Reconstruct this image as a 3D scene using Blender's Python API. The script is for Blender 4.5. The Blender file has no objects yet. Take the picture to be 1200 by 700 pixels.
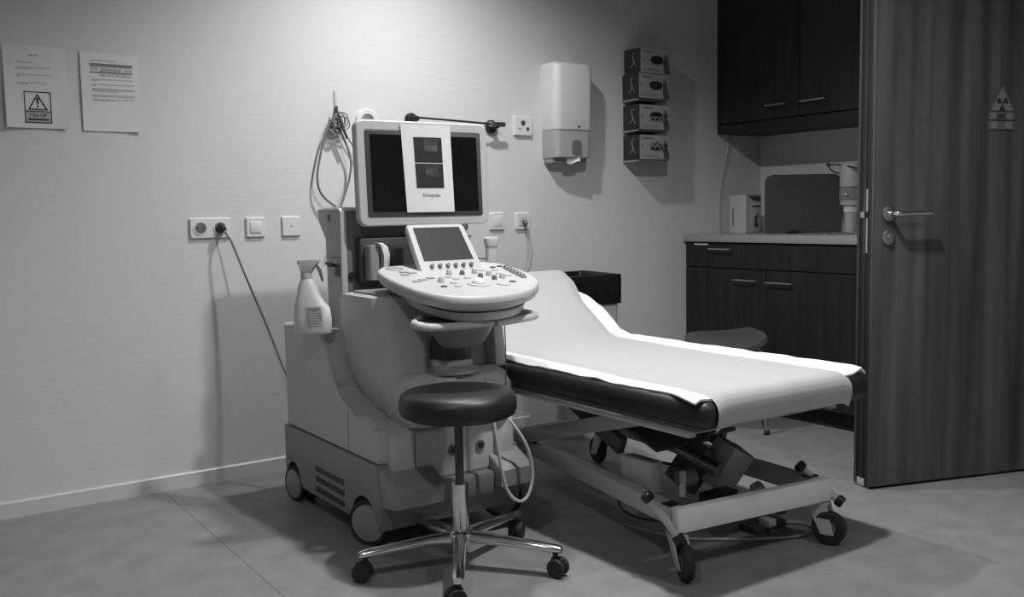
import bpy, bmesh, math, random
from mathutils import Vector, Matrix, noise
random.seed(7)
S = bpy.context.scene
COL = S.collection
R = math.radians

# ------------------------------------------------------------------ camera
CAM_F, CAM_P, CAM_ROLL, CAM_YAW, CAM_H = 1110.14, 5.156, -1.034, 34.408, 1.0296
cd = bpy.data.cameras.new('camera'); cam = bpy.data.objects.new('camera', cd); COL.objects.link(cam)
p_, r_, y_ = R(CAM_P), R(CAM_ROLL), R(CAM_YAW)
Fw = Vector((math.sin(y_)*math.cos(p_), math.cos(y_)*math.cos(p_), -math.sin(p_)))
Rt = Vector((math.cos(y_), -math.sin(y_), 0)); Up = Rt.cross(Fw)
Rr = math.cos(r_)*Rt + math.sin(r_)*Up; Ur = math.cos(r_)*Up - math.sin(r_)*Rt
cam.matrix_world = Matrix(((Rr.x, Ur.x, -Fw.x, 0), (Rr.y, Ur.y, -Fw.y, 0), (Rr.z, Ur.z, -Fw.z, CAM_H), (0, 0, 0, 1)))
cd.sensor_fit = 'HORIZONTAL'; cd.sensor_width = 36; cd.lens = CAM_F*36/1200; cd.clip_start = .02
S.camera = cam

# ------------------------------------------------------------------ world, exposure, lamps
w = bpy.data.worlds.new('world'); S.world = w; w.use_nodes = True
w.node_tree.nodes['Background'].inputs[0].default_value = (1, 1, 1, 1)
w.node_tree.nodes['Background'].inputs[1].default_value = .02
S.view_settings.view_transform = 'Standard'; S.view_settings.look = 'None'
S.view_settings.gamma = 1; S.view_settings.use_curve_mapping = False
S.view_settings.exposure = 0.28
CEIL = 2.45
LAMPS = [((1.84, 2.90), 19.0, 'round recessed ceiling downlight nearest the back wall'),
         ((1.88, 1.68), 30.0, 'round recessed ceiling downlight above the foot of the couch'),
         ((2.40, 0.35), 9.0, 'round recessed ceiling downlight in front of the open door'),
         ((0.00, 0.90), 10.0, 'added fill light in a round ceiling fitting, far left near the camera')]  # last entry is an added, unseen fill lamp brightening the left-facing sides
LAMP_R = .05

# ------------------------------------------------------------------ materials
MATS = {}
def mat(name, v, rough=.5, metal=0, spec=.5, bump=0, bscale=200, var=0, vscale=5, vstretch=(1, 1, 1), bstretch=(1, 1, 1), coat=0, emit=0, alpha=None, trans=0, detail=3):
    if name in MATS: return MATS[name]
    m = bpy.data.materials.new(name); m.use_nodes = True; MATS[name] = m
    nt = m.node_tree; b = nt.nodes['Principled BSDF']
    b.inputs['Base Color'].default_value = (v, v, v, 1)
    b.inputs['Roughness'].default_value = rough; b.inputs['Metallic'].default_value = metal
    b.inputs['Specular IOR Level'].default_value = spec
    b.inputs['Coat Weight'].default_value = coat; b.inputs['Coat Roughness'].default_value = .1
    b.inputs['Transmission Weight'].default_value = trans
    if alpha is not None: b.inputs['Alpha'].default_value = alpha
    if emit:
        b.inputs['Emission Color'].default_value = (1, 1, 1, 1); b.inputs['Emission Strength'].default_value = emit
    tc = nt.nodes.new('ShaderNodeTexCoord')
    if var:
        mp = nt.nodes.new('ShaderNodeMapping'); mp.inputs['Scale'].default_value = vstretch
        n = nt.nodes.new('ShaderNodeTexNoise'); n.inputs['Scale'].default_value = vscale; n.inputs['Detail'].default_value = detail
        rp = nt.nodes.new('ShaderNodeValToRGB')
        lo, hi = max(0, v*(1-var)), min(1, v*(1+var))
        rp.color_ramp.elements[0].position = .3; rp.color_ramp.elements[0].color = (lo, lo, lo, 1)
        rp.color_ramp.elements[1].position = .7; rp.color_ramp.elements[1].color = (hi, hi, hi, 1)
        nt.links.new(tc.outputs['Object'], mp.inputs[0]); nt.links.new(mp.outputs[0], n.inputs['Vector'])
        nt.links.new(n.outputs['Fac'], rp.inputs[0]); nt.links.new(rp.outputs[0], b.inputs['Base Color'])
    if bump:
        mp = nt.nodes.new('ShaderNodeMapping'); mp.inputs['Scale'].default_value = bstretch
        n = nt.nodes.new('ShaderNodeTexNoise'); n.inputs['Scale'].default_value = bscale; n.inputs['Detail'].default_value = 3
        bp = nt.nodes.new('ShaderNodeBump'); bp.inputs['Strength'].default_value = bump; bp.inputs['Distance'].default_value = .002
        nt.links.new(tc.outputs['Object'], mp.inputs[0]); nt.links.new(mp.outputs[0], n.inputs['Vector'])
        nt.links.new(n.outputs['Fac'], bp.inputs['Height']); nt.links.new(bp.outputs[0], b.inputs['Normal'])
    return m
M_WALL = mat('wall_covering', .66, .75, bump=.24, bscale=70, bstretch=(.10, 1, 2.0), spec=.25)
M_FLOOR = mat('linoleum', .245, .42, spec=.4, var=.13, vscale=9, detail=8, bump=.05, bscale=40)
M_CEIL = mat('ceiling_paint', .32, .9)
M_TRIM = mat('painted_trim', .62, .35)
M_WOOD = mat('dark_wood_laminate', .017, .5, var=.35, vscale=6, vstretch=(6, 6, .35), spec=.3)
M_DOOR = mat('door_wood_veneer', .078, .5, var=.5, vscale=3.2, vstretch=(5, 5, .22), spec=.3, detail=7)
M_COUNTER = mat('grey_worktop', .30, .4, var=.08, vscale=80)
M_WHITE = mat('white_plastic', .72, .35)
M_OFFW = mat('off_white_plastic', .50, .4)
M_LGREY = mat('light_grey_plastic', .50, .42)
M_MGREY = mat('mid_grey_plastic', .29, .45)
M_DGREY = mat('dark_grey_plastic', .15, .5)
M_CHAR = mat('charcoal_plastic', .05, .5)
M_BLACK = mat('black_plastic', .015, .4)
M_RUB = mat('black_rubber', .02, .7)
M_VINYL = mat('black_vinyl', .014, .43, bump=.15, bscale=350)
M_SCREEN = mat('screen_glass', .006, .12, spec=.5)
M_SCREEN2 = mat('touch_screen_glass', .05, .25, spec=.5)
M_CHROME = mat('chrome', .75, .16, metal=1)
M_STEEL = mat('brushed_steel', .55, .32, metal=1)
M_PAPER = mat('paper', .74, .85, spec=.2)
M_COUCHP = mat('couch_paper', .46, .8, spec=.2, bump=.2, bscale=50)
M_CLOTH = mat('white_towel', .88, .95, spec=.1, bump=.5, bscale=250)
M_INK = mat('ink_black', .03, .8)
M_INKG = mat('ink_grey', .22, .8)
M_INKL = mat('ink_light_grey', .42, .8)
M_METALP = mat('grey_painted_metal', .46, .4)
M_METALD = mat('dark_painted_metal', .10, .45)
M_TRANSL = mat('smoky_plastic', .40, .25)
M_CABLE = mat('grey_cable', .16, .5)
M_CABLEL = mat('light_grey_cable', .48, .5)
M_LINER = mat('black_bin_liner', .012, .22, bump=1.0, bscale=22)
M_SEATG = mat('grey_moulded_seat', .09, .45)
M_PANEL = mat('grey_panel', .075, .5)
M_EMIT = mat('lamp_diffuser', .8, .5, emit=12)

# ------------------------------------------------------------------ helpers
def fin(name, bm, m, parent=None, smooth=True, angle=35):
    bmesh.ops.recalc_face_normals(bm, faces=bm.faces[:])
    if all(len(e.link_faces) == 2 for e in bm.edges):
        if bm.calc_volume(signed=True) < 0: bmesh.ops.reverse_faces(bm, faces=bm.faces[:])
    else:
        ar = sum(f.calc_area() for f in bm.faces); mn = sum((f.normal*f.calc_area() for f in bm.faces), Vector())/max(ar, 1e-9)
        if mn.length > .6 and mn.dot(Vector((0, -1, .25))) < 0: bmesh.ops.reverse_faces(bm, faces=bm.faces[:])
    me = bpy.data.meshes.new(name); bm.to_mesh(me); bm.free()
    if m: me.materials.append(m)
    if smooth:
        me.shade_smooth(); me.set_sharp_from_angle(angle=R(angle))
    o = bpy.data.objects.new(name, me); COL.objects.link(o)
    if parent: o.parent = parent
    return o
def tag(o, label, cat, group=None, kind=None):
    o['label'] = label; o['category'] = cat
    if group: o['group'] = group
    if kind: o['kind'] = kind
    return o
class T:
    """a thing: Empty at its base; parts are modelled in its local frame, or in world frame when it is only shifted (ws=True)"""
    def __init__(s, name, label, cat, loc=(0, 0, 0), rz=0, group=None, ws=True):
        s.o = bpy.data.objects.new(name, None); COL.objects.link(s.o); s.o.empty_display_size = .1
        s.o.location = loc; s.o.rotation_euler = (0, 0, rz); tag(s.o, label, cat, group)
        s.ws = ws; s.inv = (Matrix.Translation(loc) @ Matrix.Rotation(rz, 4, 'Z')).inverted()
    def p(s, name, bm, m, parent=None, label=None, **k):
        if s.ws: bmesh.ops.transform(bm, matrix=s.inv, verts=bm.verts[:])
        o = fin(name, bm, m, parent or s.o, **k)
        if label: o['label'] = label
        if name in ('text_print', 'table_print', 'heading_print', 'label_text', 'sticker_text', 'sticker_blocks', 'brand_print'): o['kind'] = 'stuff'
        return o
    def share(s, src, loc, parent=None, name=None, rot=None):
        o = src.copy(); COL.objects.link(o); o.parent = parent or s.o
        o.location = s.inv @ Vector(loc) if s.ws else Vector(loc)
        if rot: o.rotation_euler = rot
        if name: o.name = name
        return o
def struct(name, bm, m, parent=None, **k):
    o = fin(name, bm, m, parent, **k)
    if not parent: o['kind'] = 'structure'
    return o
def new(): return bmesh.new()
def bx(bm, x0, x1, y0, y1, z0, z1, bev=0, seg=2, mtx=None):
    c = bmesh.ops.create_cube(bm, size=1)['verts']
    for v in c:
        v.co = Vector(((x0+x1)/2+v.co.x*abs(x1-x0), (y0+y1)/2+v.co.y*abs(y1-y0), (z0+z1)/2+v.co.z*abs(z1-z0)))
    vs = c
    if bev:
        es = list({e for v in c for e in v.link_edges})
        r = bmesh.ops.bevel(bm, geom=es, offset=bev, segments=seg, profile=.5, affect='EDGES')
        vs = list({v for f in r['faces'] for v in f.verts} | {v for v in c if v.is_valid})
    if mtx is not None: bmesh.ops.transform(bm, matrix=mtx, verts=vs)
    return bm
def box(*a, **k): return bx(new(), *a, **k)
def basis(d):
    d = Vector(d).normalized(); a = Vector((0, 0, 1)) if abs(d.z) < .95 else Vector((1, 0, 0))
    u = d.cross(a).normalized(); return u, d.cross(u).normalized()
def rings(bm, rs, cap=True, closed=True):
    """bridge a list of point rings"""
    vs = [[bm.verts.new(p) for p in r] for r in rs]
    n = len(vs[0])
    for a, b in zip(vs[:-1], vs[1:]):
        for i in range(n if closed else n-1):
            j = (i+1) % n; bm.faces.new((a[i], a[j], b[j], b[i]))
    if cap:
        bm.faces.new(vs[0][::-1]); bm.faces.new(vs[-1])
    return bm
def cyl(bm, a, b, r0, r1=None, n=20, bev=0):
    a, b = Vector(a), Vector(b); r1 = r0 if r1 is None else r1
    u, v = basis(b-a); d = (b-a).normalized()
    def ring(c, r): return [c+u*math.cos(t)*r+v*math.sin(t)*r for t in [2*math.pi*i/n for i in range(n)]]
    if bev: return rings(bm, [ring(a, r0-bev), ring(a+d*bev, r0), ring(b-d*bev, r1), ring(b, r1-bev)])
    return rings(bm, [ring(a, r0), ring(b, r1)])
def lathe(bm, prof, c, axis=(0, 0, 1), n=28, cap=True):
    c = Vector(c); d = Vector(axis).normalized(); u, v = basis(d)
    return rings(bm, [[c+d*h+u*math.cos(t)*r+v*math.sin(t)*r for t in [2*math.pi*i/n for i in range(n)]] for r, h in prof], cap)
def smoothpath(pts, k=6):
    P = [Vector(p) for p in pts]
    if len(P) < 3: return P
    P = [P[0]*2-P[1]]+P+[P[-1]*2-P[-2]]; out = []
    for i in range(1, len(P)-2):
        for s in range(k):
            t = s/k; a, b, c, d = P[i-1:i+3]
            out.append(.5*((2*b)+(c-a)*t+(2*a-5*b+4*c-d)*t*t+(3*b-a-3*c+d)*t**3))
    out.append(P[-2]); return out
def tube(bm, pts, r, n=10, k=6, smooth=True, sq=1):
    P = smoothpath(pts, k) if smooth else [Vector(p) for p in pts]
    rs = []; u = None
    for i, p in enumerate(P):
        d = (P[min(i+1, len(P)-1)]-P[max(i-1, 0)]).normalized()
        if u is None: u, v = basis(d)
        else:
            u = (u-d*u.dot(d)).normalized(); v = d.cross(u)
        rr = r(i/(len(P)-1)) if callable(r) else r
        rs.append([p+u*math.cos(t)*rr+v*math.sin(t)*rr*sq for t in [2*math.pi*j/n for j in range(n)]])
    return rings(bm, rs)
def prism(bm, poly, axis, a, b, bev=0, seg=2):
    """extrude a 2-D polygon: axis 'x' -> poly is (y,z), 'y' -> (x,z), 'z' -> (x,y)"""
    f = {'x': lambda p, t: (t, p[0], p[1]), 'y': lambda p, t: (p[0], t, p[1]), 'z': lambda p, t: (p[0], p[1], t)}[axis]
    v0 = [bm.verts.new(f(p, a)) for p in poly]; v1 = [bm.verts.new(f(p, b)) for p in poly]
    n = len(poly); fs = [bm.faces.new(v0[::-1]), bm.faces.new(v1)]
    for i in range(n): bm.faces.new((v0[i], v0[(i+1) % n], v1[(i+1) % n], v1[i]))
    if bev:
        es = list({e for q in fs for e in q.edges})
        bmesh.ops.bevel(bm, geom=es, offset=bev, segments=seg, profile=.5, affect='EDGES')
    return bm
def rrect(cx, cy, hx, hy, r, n=5):
    r = min(r, hx, hy); out = []
    for qx, qy, a0 in ((1, 1, 0), (-1, 1, 90), (-1, -1, 180), (1, -1, 270)):
        for i in range(n+1):
            t = R(a0+90*i/n); out.append((cx+qx*(hx-r)+math.cos(t)*r, cy+qy*(hy-r)+math.sin(t)*r))
    return out
def solid(bm, th):
    bmesh.ops.recalc_face_normals(bm, faces=bm.faces[:]); bm.normal_update()
    bmesh.ops.solidify(bm, geom=bm.faces[:], thickness=th)
def quad(bm, pts):
    bm.faces.new([bm.verts.new(p) for p in pts]); return bm
def text_bm(s, size, thick=.0003):
    c = bpy.data.curves.new('txt', 'FONT'); c.body = s; c.size = size; c.align_x = 'CENTER'; c.align_y = 'CENTER'; c.extrude = thick
    o = bpy.data.objects.new('txt', c); COL.objects.link(o)
    dg = bpy.context.evaluated_depsgraph_get(); me = bpy.data.meshes.new_from_object(o.evaluated_get(dg))
    bm = new(); bm.from_mesh(me); bpy.data.objects.remove(o); bpy.data.curves.remove(c); bpy.data.meshes.remove(me)
    return bm
def addbm(dst, src, mtx):
    bmesh.ops.transform(src, matrix=mtx, verts=src.verts[:])
    me = bpy.data.meshes.new('t'); src.to_mesh(me); src.free(); dst.from_mesh(me); bpy.data.meshes.remove(me)
def frame(o, u, v):
    """matrix whose local x,y,z are u, v, u x v with origin o"""
    u, v = Vector(u), Vector(v); n = u.cross(v)
    return Matrix(((u.x, v.x, n.x, o[0]), (u.y, v.y, n.y, o[1]), (u.z, v.z, n.z, o[2]), (0, 0, 0, 1)))

# ------------------------------------------------------------------ the room
YW, XR, XL, YN = 3.666, 4.235, -1.7, -1.3
struct('floor', box(XL-.1, 6.2, YN-.1, YW+.1, -.1, 0), M_FLOOR)
struct('ceiling', box(XL-.1, 6.2, YN-.1, YW+.1, CEIL, CEIL+.1), M_CEIL)
struct('wall_back', box(XL-.1, XR+.1, YW, YW+.1, 0, CEIL), M_WALL)
struct('wall_left', box(XL-.1, XL, YN, YW, 0, CEIL), M_WALL)
struct('wall_front', box(XL-.1, 6.2, YN-.1, YN, 0, CEIL), M_WALL)
DW0, DW1 = .42, 1.70      # doorway in the right wall
b = new(); bx(b, XR, XR+.1, DW1, YW, 0, CEIL); bx(b, XR, XR+.1, YN, DW0, 0, CEIL); bx(b, XR, XR+.1, DW0, DW1, 2.12, CEIL)
struct('wall_right', b, M_WALL)
struct('wall_corridor', box(5.7, 5.8, YN, YW, 0, CEIL), M_WALL)
b = new(); bx(b, XR-.03, XR+.13, DW1-.04, DW1+.05, 0, 2.12); bx(b, XR-.03, XR+.13, DW0-.05, DW0+.04, 0, 2.12); bx(b, XR-.03, XR+.13, DW0-.05, DW1+.05, 2.08, 2.17)
struct('trim_1', b, M_CHAR)
bb = struct('baseboard_back', prism(new(), [(YW, 0), (YW-.012, 0), (YW-.012, .053), (YW-.008, .0575), (YW, .0575)], 'x', XL, 3.64), M_TRIM)
# faint welded seam of the linoleum
seam = fin('floor_seam', box(.885, .889, YN, YW-.012, -.002, .0004), mat('seam', .17, .6), bpy.data.objects['floor'])

for (lx, ly), pw, lab in LAMPS:
    t = T('ceiling_downlight', lab, 'lamp', (lx, ly, CEIL), group='recessed ceiling downlights')
    t.p('trim_ring', lathe(new(), [(.085, 0), (.11, 0), (.11, -.012), (.085, -.05), (.08, -.05), (.08, 0)], (lx, ly, CEIL), n=36, cap=False), M_WHITE)
    t.p('diffuser', lathe(new(), [(.078, -.004), (.078, -.012)], (lx, ly, CEIL), n=36), M_EMIT)
    ld = bpy.data.lights.new('downlight', 'AREA'); ld.shape = 'DISK'; ld.size = LAMP_R*2; ld.energy = pw
    lo = bpy.data.objects.new('downlight', ld); COL.objects.link(lo); lo.parent = t.o; lo.location = (0, 0, -.016)

# ------------------------------------------------------------------ printed sheets on the wall
def sheet(name, x0, x1, z0, z1, curl, label):
    nx, nz = 12, 14; bm = new()
    def yo(u, v): return YW-.0015-curl(u, v)
    rs = []
    g = [[bm.verts.new((x0+(x1-x0)*i/nx, yo(i/nx, j/nz), z0+(z1-z0)*j/nz)) for i in range(nx+1)] for j in range(nz+1)]
    for j in range(nz):
        for i in range(nx): bm.faces.new((g[j][i], g[j][i+1], g[j+1][i+1], g[j+1][i]))
    solid(bm, .0004)
    t = T(name, label, 'paper', ((x0+x1)/2, YW, z0), group='printed sheets on the back wall')
    o = t.p('sheet', bm, M_PAPER)
    def ink(bm, u0, u1, v0, v1):   # a bar of print following the sheet
        k = 4; a = [[None]*2 for _ in range(k+1)]
        for i in range(k+1):
            u = u0+(u1-u0)*i/k
            for q, v in enumerate((v0, v1)): a[i][q] = bm.verts.new((x0+(x1-x0)*u, yo(u, v)-.0012, z0+(z1-z0)*v))
        for i in range(k): bm.faces.new((a[i][0], a[i+1][0], a[i+1][1], a[i][1]))
    return t, ink, yo
def textline(bm, ink, u0, u1, v, h):
    u = u0
    while u < u1-.02:
        l = min(random.uniform(.05, .13), u1-u); ink(bm, u, u+l, v-h/2, v+h/2); u += l+.012
t, ink, yo = sheet('warning_notice', .436, .634, 1.352, 1.632, lambda u, v: .010*(1-u)**3*(1-v)+.007*u**4*(1-v)+.0015*(1+math.sin(5*v)),
                   'curled paper notice with a framed triangle warning sign, leftmost on wall')
b = new(); textline(b, ink, .40, .56, .885, .012); t.p('heading_print', b, M_INKG, smooth=False)
b = new()
for v, u0, u1 in ((.795, .2, .5), (.735, .2, .76), (.715, .2, .42), (.645, .2, .76), (.625, .2, .26), (.55, .2, .66), (.53, .2, .36)): textline(b, ink, u0, u1, v, .010)
t.p('text_print', b, M_INKL, smooth=False)
b = new(); fx0, fx1, fz0, fz1 = .29, .72, .06, .445
ink(b, fx0, fx1, fz1-.012, fz1); ink(b, fx0, fx1, fz0, fz0+.014); ink(b, fx0, fx0+.018, fz0, fz1); ink(b, fx1-.018, fx1, fz0, fz1)
ink(b, fx0, fx1, fz0+.135, fz0+.15)
t.p('sign_border', b, M_INK, smooth=False)
def w2(u, v, d=.0015): return Vector((.436+.198*u, yo(u, v)-d, 1.352+.28*v))
b = new(); tri = [(.345, .222), (.665, .222), (.505, .42)]; tc = Vector((.505, .285))
for i in range(3):
    p0, p1 = Vector(tri[i]), Vector(tri[(i+1) % 3]); q0, q1 = tc+(p0-tc)*.78, tc+(p1-tc)*.78
    quad(b, [w2(*p0), w2(*p1), w2(*q1), w2(*q0)])
quad(b, [w2(.485, .365), w2(.525, .365), w2(.515, .29), w2(.495, .29)]); quad(b, [w2(.49, .278), w2(.52, .278), w2(.52, .255), w2(.49, .255)])
t.p('warning_triangle', b, M_INK, smooth=False)
b = new(); quad(b, [w2(.308, .075, .0012), w2(.702, .075, .0012), w2(.702, .195, .0012), w2(.308, .195, .0012)]); t.p('sign_band', b, M_INKL, smooth=False)
b = new(); addbm(b, text_bm('PAS OP', .0165), frame(w2(.505, .155, .0026), (1, 0, 0), (0, 0, 1)))
ink2 = [w2(.34, .095, .0022), w2(.67, .095, .0022), w2(.67, .115, .0022), w2(.34, .115, .0022)]; quad(b, ink2)
t.p('sign_lettering', b, M_INK, smooth=False)
t, ink, yo = sheet('schedule_notice', .679, .877, 1.348, 1.624, lambda u, v: .008*u**4*(1-v)+.002*(1-u)**4+.001*(1+math.sin(4*v)),
                   'flat paper notice with a dark table header, right of the warning notice')
b = new(); textline(b, ink, .17, .62, .905, .013); 
for v, u1 in ((.665, .88), (.648, .3), (.60, .9), (.585, .25), (.545, .88), (.53, .9), (.51, .6), (.465, .9), (.445, .9), (.41, .9), (.392, .55)): textline(b, ink, .18, u1, v, .010)
t.p('text_print', b, M_INKL, smooth=False)
b = new(); ink(b, .16, .885, .826, .868); ink(b, .16, .885, .745, .762); t.p('table_header', b, M_INKG, smooth=False)
b = new(); textline(b, ink, .17, .3, .80, .03); textline(b, ink, .33, .7, .785, .05); textline(b, ink, .75, .88, .79, .03); textline(b, ink, .33, .86, .72, .02)
t.p('table_print', b, M_INKL, smooth=False)

# ------------------------------------------------------------------ wall plates
def plate(t, x0, x1, z0, z1, d=.011):
    b = new(); rings(b, [[(x, YW-yy, z) for x, z in rrect((x0+x1)/2, (z0+z1)/2, (x1-x0)/2-i, (z1-z0)/2-i, .006)] for yy, i in ((0, 0), (d*.6, .0005), (d, .004))])
    return t.p('frame', b, M_WHITE)
def schuko(t, cx, cz):
    b = new(); rings(b, [[(cx+math.cos(a)*r, YW-y, cz+math.sin(a)*r) for a in [2*math.pi*i/28 for i in range(28)]] for r, y in ((.026, .010), (.026, .014), (.0215, .014), (.0195, .002))], cap=False)
    o = t.p('socket_rim', b, M_WHITE)
    b = new(); cyl(b, (cx, YW-.0115, cz), (cx, YW-.0125, cz), .0205, n=24); t.p('socket_well', b, M_DGREY, o)
    b = new(); [cyl(b, (cx+s*.0095, YW-.012, cz), (cx+s*.0095, YW-.0132, cz), .003, n=10) for s in (-1, 1)]; t.p('pin_holes', b, M_BLACK, o)
t = T('wall_socket', 'white double wall socket with a black plug in its right outlet', 'socket', (1.108, YW, .953), group='wall plates')
plate(t, 1.031, 1.186, .953, 1.032); schuko(t, 1.071, .993); schuko(t, 1.146, .993)
t = T('wall_plate', 'white rocker switch right of the double wall socket', 'switch', (1.287, YW, .953), group='wall plates')
plate(t, 1.248, 1.325, .952, 1.032); b = new(); bx(b, 1.264, 1.309, YW-.015, YW-.009, .970, 1.014, .002, mtx=None); t.p('rocker', b, M_WHITE)
t = T('wall_plate', 'white blank wall plate with a centre screw, nearest the hanging spray bottle', 'wall plate', (1.434, YW, .953), group='wall plates')
plate(t, 1.395, 1.473, .952, 1.033); b = new(); cyl(b, (1.434, YW-.010, .993), (1.434, YW-.0125, .993), .003, n=12); t.p('screw', b, M_DGREY)
t = T('wall_plate', 'white blank wall plate just right of the large monitor', 'wall plate', (2.43, YW, .953), group='wall plates')
plate(t, 2.390, 2.470, .952, 1.033); b = box(2.405, 2.455, YW-.013, YW-.009, .968, 1.018, bev=.002); t.p('cover', b, M_WHITE)
t = T('wall_socket', 'white wall socket with a small plug and thin cord, above the couch', 'socket', (2.575, YW, .953), group='wall plates')
plate(t, 2.535, 2.615, .950, 1.032); b = box(2.552, 2.599, YW-.0135, YW-.009, .967, 1.015, bev=.002); t.p('insert', b, M_OFFW)
t = T('wall_socket', 'wall socket half hidden below the lower right monitor corner', 'socket', (2.25, YW, .94), group='wall plates')
plate(t, 2.21, 2.288, .93, 1.01); schuko(t, 2.249, .97)
t = T('wall_plate', 'white antenna plate with two round jacks beside the towel dispenser', 'wall plate', (2.584, YW, 1.39), group='wall plates')
plate(t, 2.533, 2.636, 1.388, 1.479, .016)
for cx, cz, r in ((2.580, 1.447, .0125), (2.606, 1.420, .009), (2.561, 1.42, .004)):
    b = new(); cyl(b, (cx, YW-.014, cz), (cx, YW-.0185, cz), r, n=18); o = t.p('jack', b, M_DGREY)
    b = new(); cyl(b, (cx, YW-.018, cz), (cx, YW-.0195, cz), r*.45, n=12); t.p('jack_pin', b, M_BLACK, o)
# plugs and cords
t = T('power_cord', 'grey power cord with black plug running from the double socket to the machine', 'cord', (1.146, YW-.03, .6))
b = new(); cyl(b, (1.146, YW-.012, .993), (1.150, YW-.045, .985), .018, .012, bev=.003); t.p('plug', b, M_BLACK)
b = new(); tube(b, [(1.151, YW-.04, .984), (1.158, YW-.058, .962), (1.172, YW-.07, .93), (1.21, YW-.10, .80), (1.26, YW-.16, .62), (1.30, YW-.26, .42), (1.33, YW-.36, .33)], .0042); t.p('cable', b, M_CABLE)
t = T('thin_cord', 'thin light cord plugged into the socket above the couch', 'cord', (2.575, YW-.03, .7))
b = new(); cyl(b, (2.575, YW-.012, .992), (2.578, YW-.04, .978), .010, .007, bev=.002); t.p('plug', b, M_DGREY)
b = new(); tube(b, [(2.578, YW-.036, .979), (2.585, YW-.045, .95), (2.598, YW-.03, .88), (2.59, YW-.02, .80), (2.54, YW-.015, .72), (2.48, YW-.015, .6), (2.46, YW-.015, .3), (2.46, YW-.015, .01)], .0025); t.p('cable', b, M_CABLEL)
tag(fin('white_cord', tube(new(), [(3.985, 3.655, 1.434), (3.965, 3.655, 1.39), (3.93, 3.655, 1.28), (3.90, 3.655, 1.17), (3.888, 3.655, 1.08), (3.885, 3.655, .98), (3.89, 3.65, .903)], .003, n=8), M_OFFW),
    'thin white cord hanging from the wall cabinet down to the worktop', 'cord')

# ------------------------------------------------------------------ hook with hanging cables, ring, black rail
t = T('wall_hook', 'narrow wall hook strip with the tangle of cables on it', 'hook', (1.646, YW, 1.42))
t.p('strip', box(1.640, 1.652, YW-.006, YW, 1.44, 1.545, bev=.002), M_METALP)
b = new(); tube(b, [(1.646, YW-.004, 1.475), (1.640, YW-.03, 1.46), (1.63, YW-.05, 1.45), (1.628, YW-.055, 1.475)], .005); t.p('hook_prong', b, M_METALD)
t = T('hanging_cable', 'thin grey lead looped and tangled over the wall hook', 'cable', (1.64, YW-.04, 1.05))
b = new(); y = YW-.04
tube(b, [(1.625, y, 1.44), (1.585, y, 1.37), (1.555, y, 1.27), (1.540, y, 1.185), (1.556, y, 1.12), (1.615, y-.01, 1.065), (1.70, y-.05, 1.0)], .0045)
tube(b, [(1.630, y, 1.44), (1.652, y, 1.37), (1.682, y, 1.295), (1.690, y, 1.235), (1.672, y, 1.155), (1.632, y-.01, 1.066), (1.60, y-.04, 1.0)], .0045)
tube(b, [(1.650, y, 1.44), (1.68, y+.01, 1.36), (1.74, y+.01, 1.26), (1.76, y+.01, 1.15)], .003)
t.p('loop', b, M_CABLE)
b = new()
for k in range(9):
    c = Vector((1.638+random.uniform(-.012, .016), y-random.uniform(-.01, .015), 1.418+random.uniform(-.016, .018))); r = random.uniform(.018, .036); ph = random.uniform(0, 6); tilt = random.uniform(-.5, .5)
    tube(b, [(c.x+math.cos(a)*r, c.y+math.sin(a+ph)*.012, c.z-.012+math.sin(a)*r*.95+tilt*math.cos(a)*r*.4) for a in [ph+i*.7 for i in range(9)]], .0024, n=6, k=4)
t.p('tangle', b, M_CABLE)
b = new(); tube(b, [(1.63, y-.018, 1.45), (1.645, y-.022, 1.40), (1.668, y-.02, 1.345)], .0055); t.p('plug_end', b, M_CHAR)
b = new(); lathe(b, [(.052, 0), (.052, -.012), (.046, -.018), (.030, -.018), (.030, 0)], (1.785, YW, 1.425), axis=(0, 1, 0), n=32, cap=False)
tag(fin('wall_ring', b, M_WHITE), 'white round wall ring peeping over the top left monitor corner', 'wall fitting')
t = T('wall_rail', 'thin black rail on round mounts with a steel tip, behind the monitor', 'rail', (2.2, YW, 1.42))
for mx, mz, r in ((1.994, 1.440, .028), (2.407, 1.424, .030)):
    b = new(); lathe(b, [(r, 0), (r, -.014), (r*.8, -.02), (.012, -.02), (.012, -.062), (.010, -.066), (.002, -.067)], (mx, YW, mz), axis=(0, 1, 0), n=26, cap=False); t.p('mount', b, M_BLACK)
b = new(); tube(b, [(1.94, YW-.062, 1.446), (2.37, YW-.062, 1.431)], .0045, smooth=False); t.p('rod', b, M_BLACK)
t.p('rod_tip', box(2.365, 2.448, YW-.067, YW-.057, 1.419, 1.441, bev=.002), M_STEEL)

# ------------------------------------------------------------------ towel dispenser
t = T('towel_dispenser', 'white paper towel dispenser with smoky lower window on the wall', 'dispenser', (2.81, YW, 1.255))
X0, X1 = 2.698, 2.925; xc = (X0+X1)/2; hw = (X1-X0)/2
def dring(z, f, r, i=0): # plan ring, front rounded
    pts = [(X0+i, YW), (X0+i, YW-f+r)]
    for k in range(1, 7): a = R(90*k/6); pts.append((X0+i+r-r*math.cos(a), YW-f+r-r*math.sin(a)))
    for k in range(0, 7): a = R(90*k/6); pts.append((X1-i-r+r*math.sin(a), YW-f+r-r*math.cos(a)))
    pts += [(X1-i, YW-f+r), (X1-i, YW)]
    return [(x, y_, z) for x, y_ in pts]
b = rings(new(), [dring(1.416, .114, .035, .002), dring(1.42, .116, .035), dring(1.69, .122, .035), dring(1.715, .118, .035, .003), dring(1.727, .10, .03, .012)]); t.p('cover', b, M_WHITE)
b = rings(new(), [dring(1.285, .100, .03, .006), dring(1.29, .104, .03, .004), dring(1.416, .110, .032, .004)]); t.p('window', b, M_TRANSL)
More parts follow.
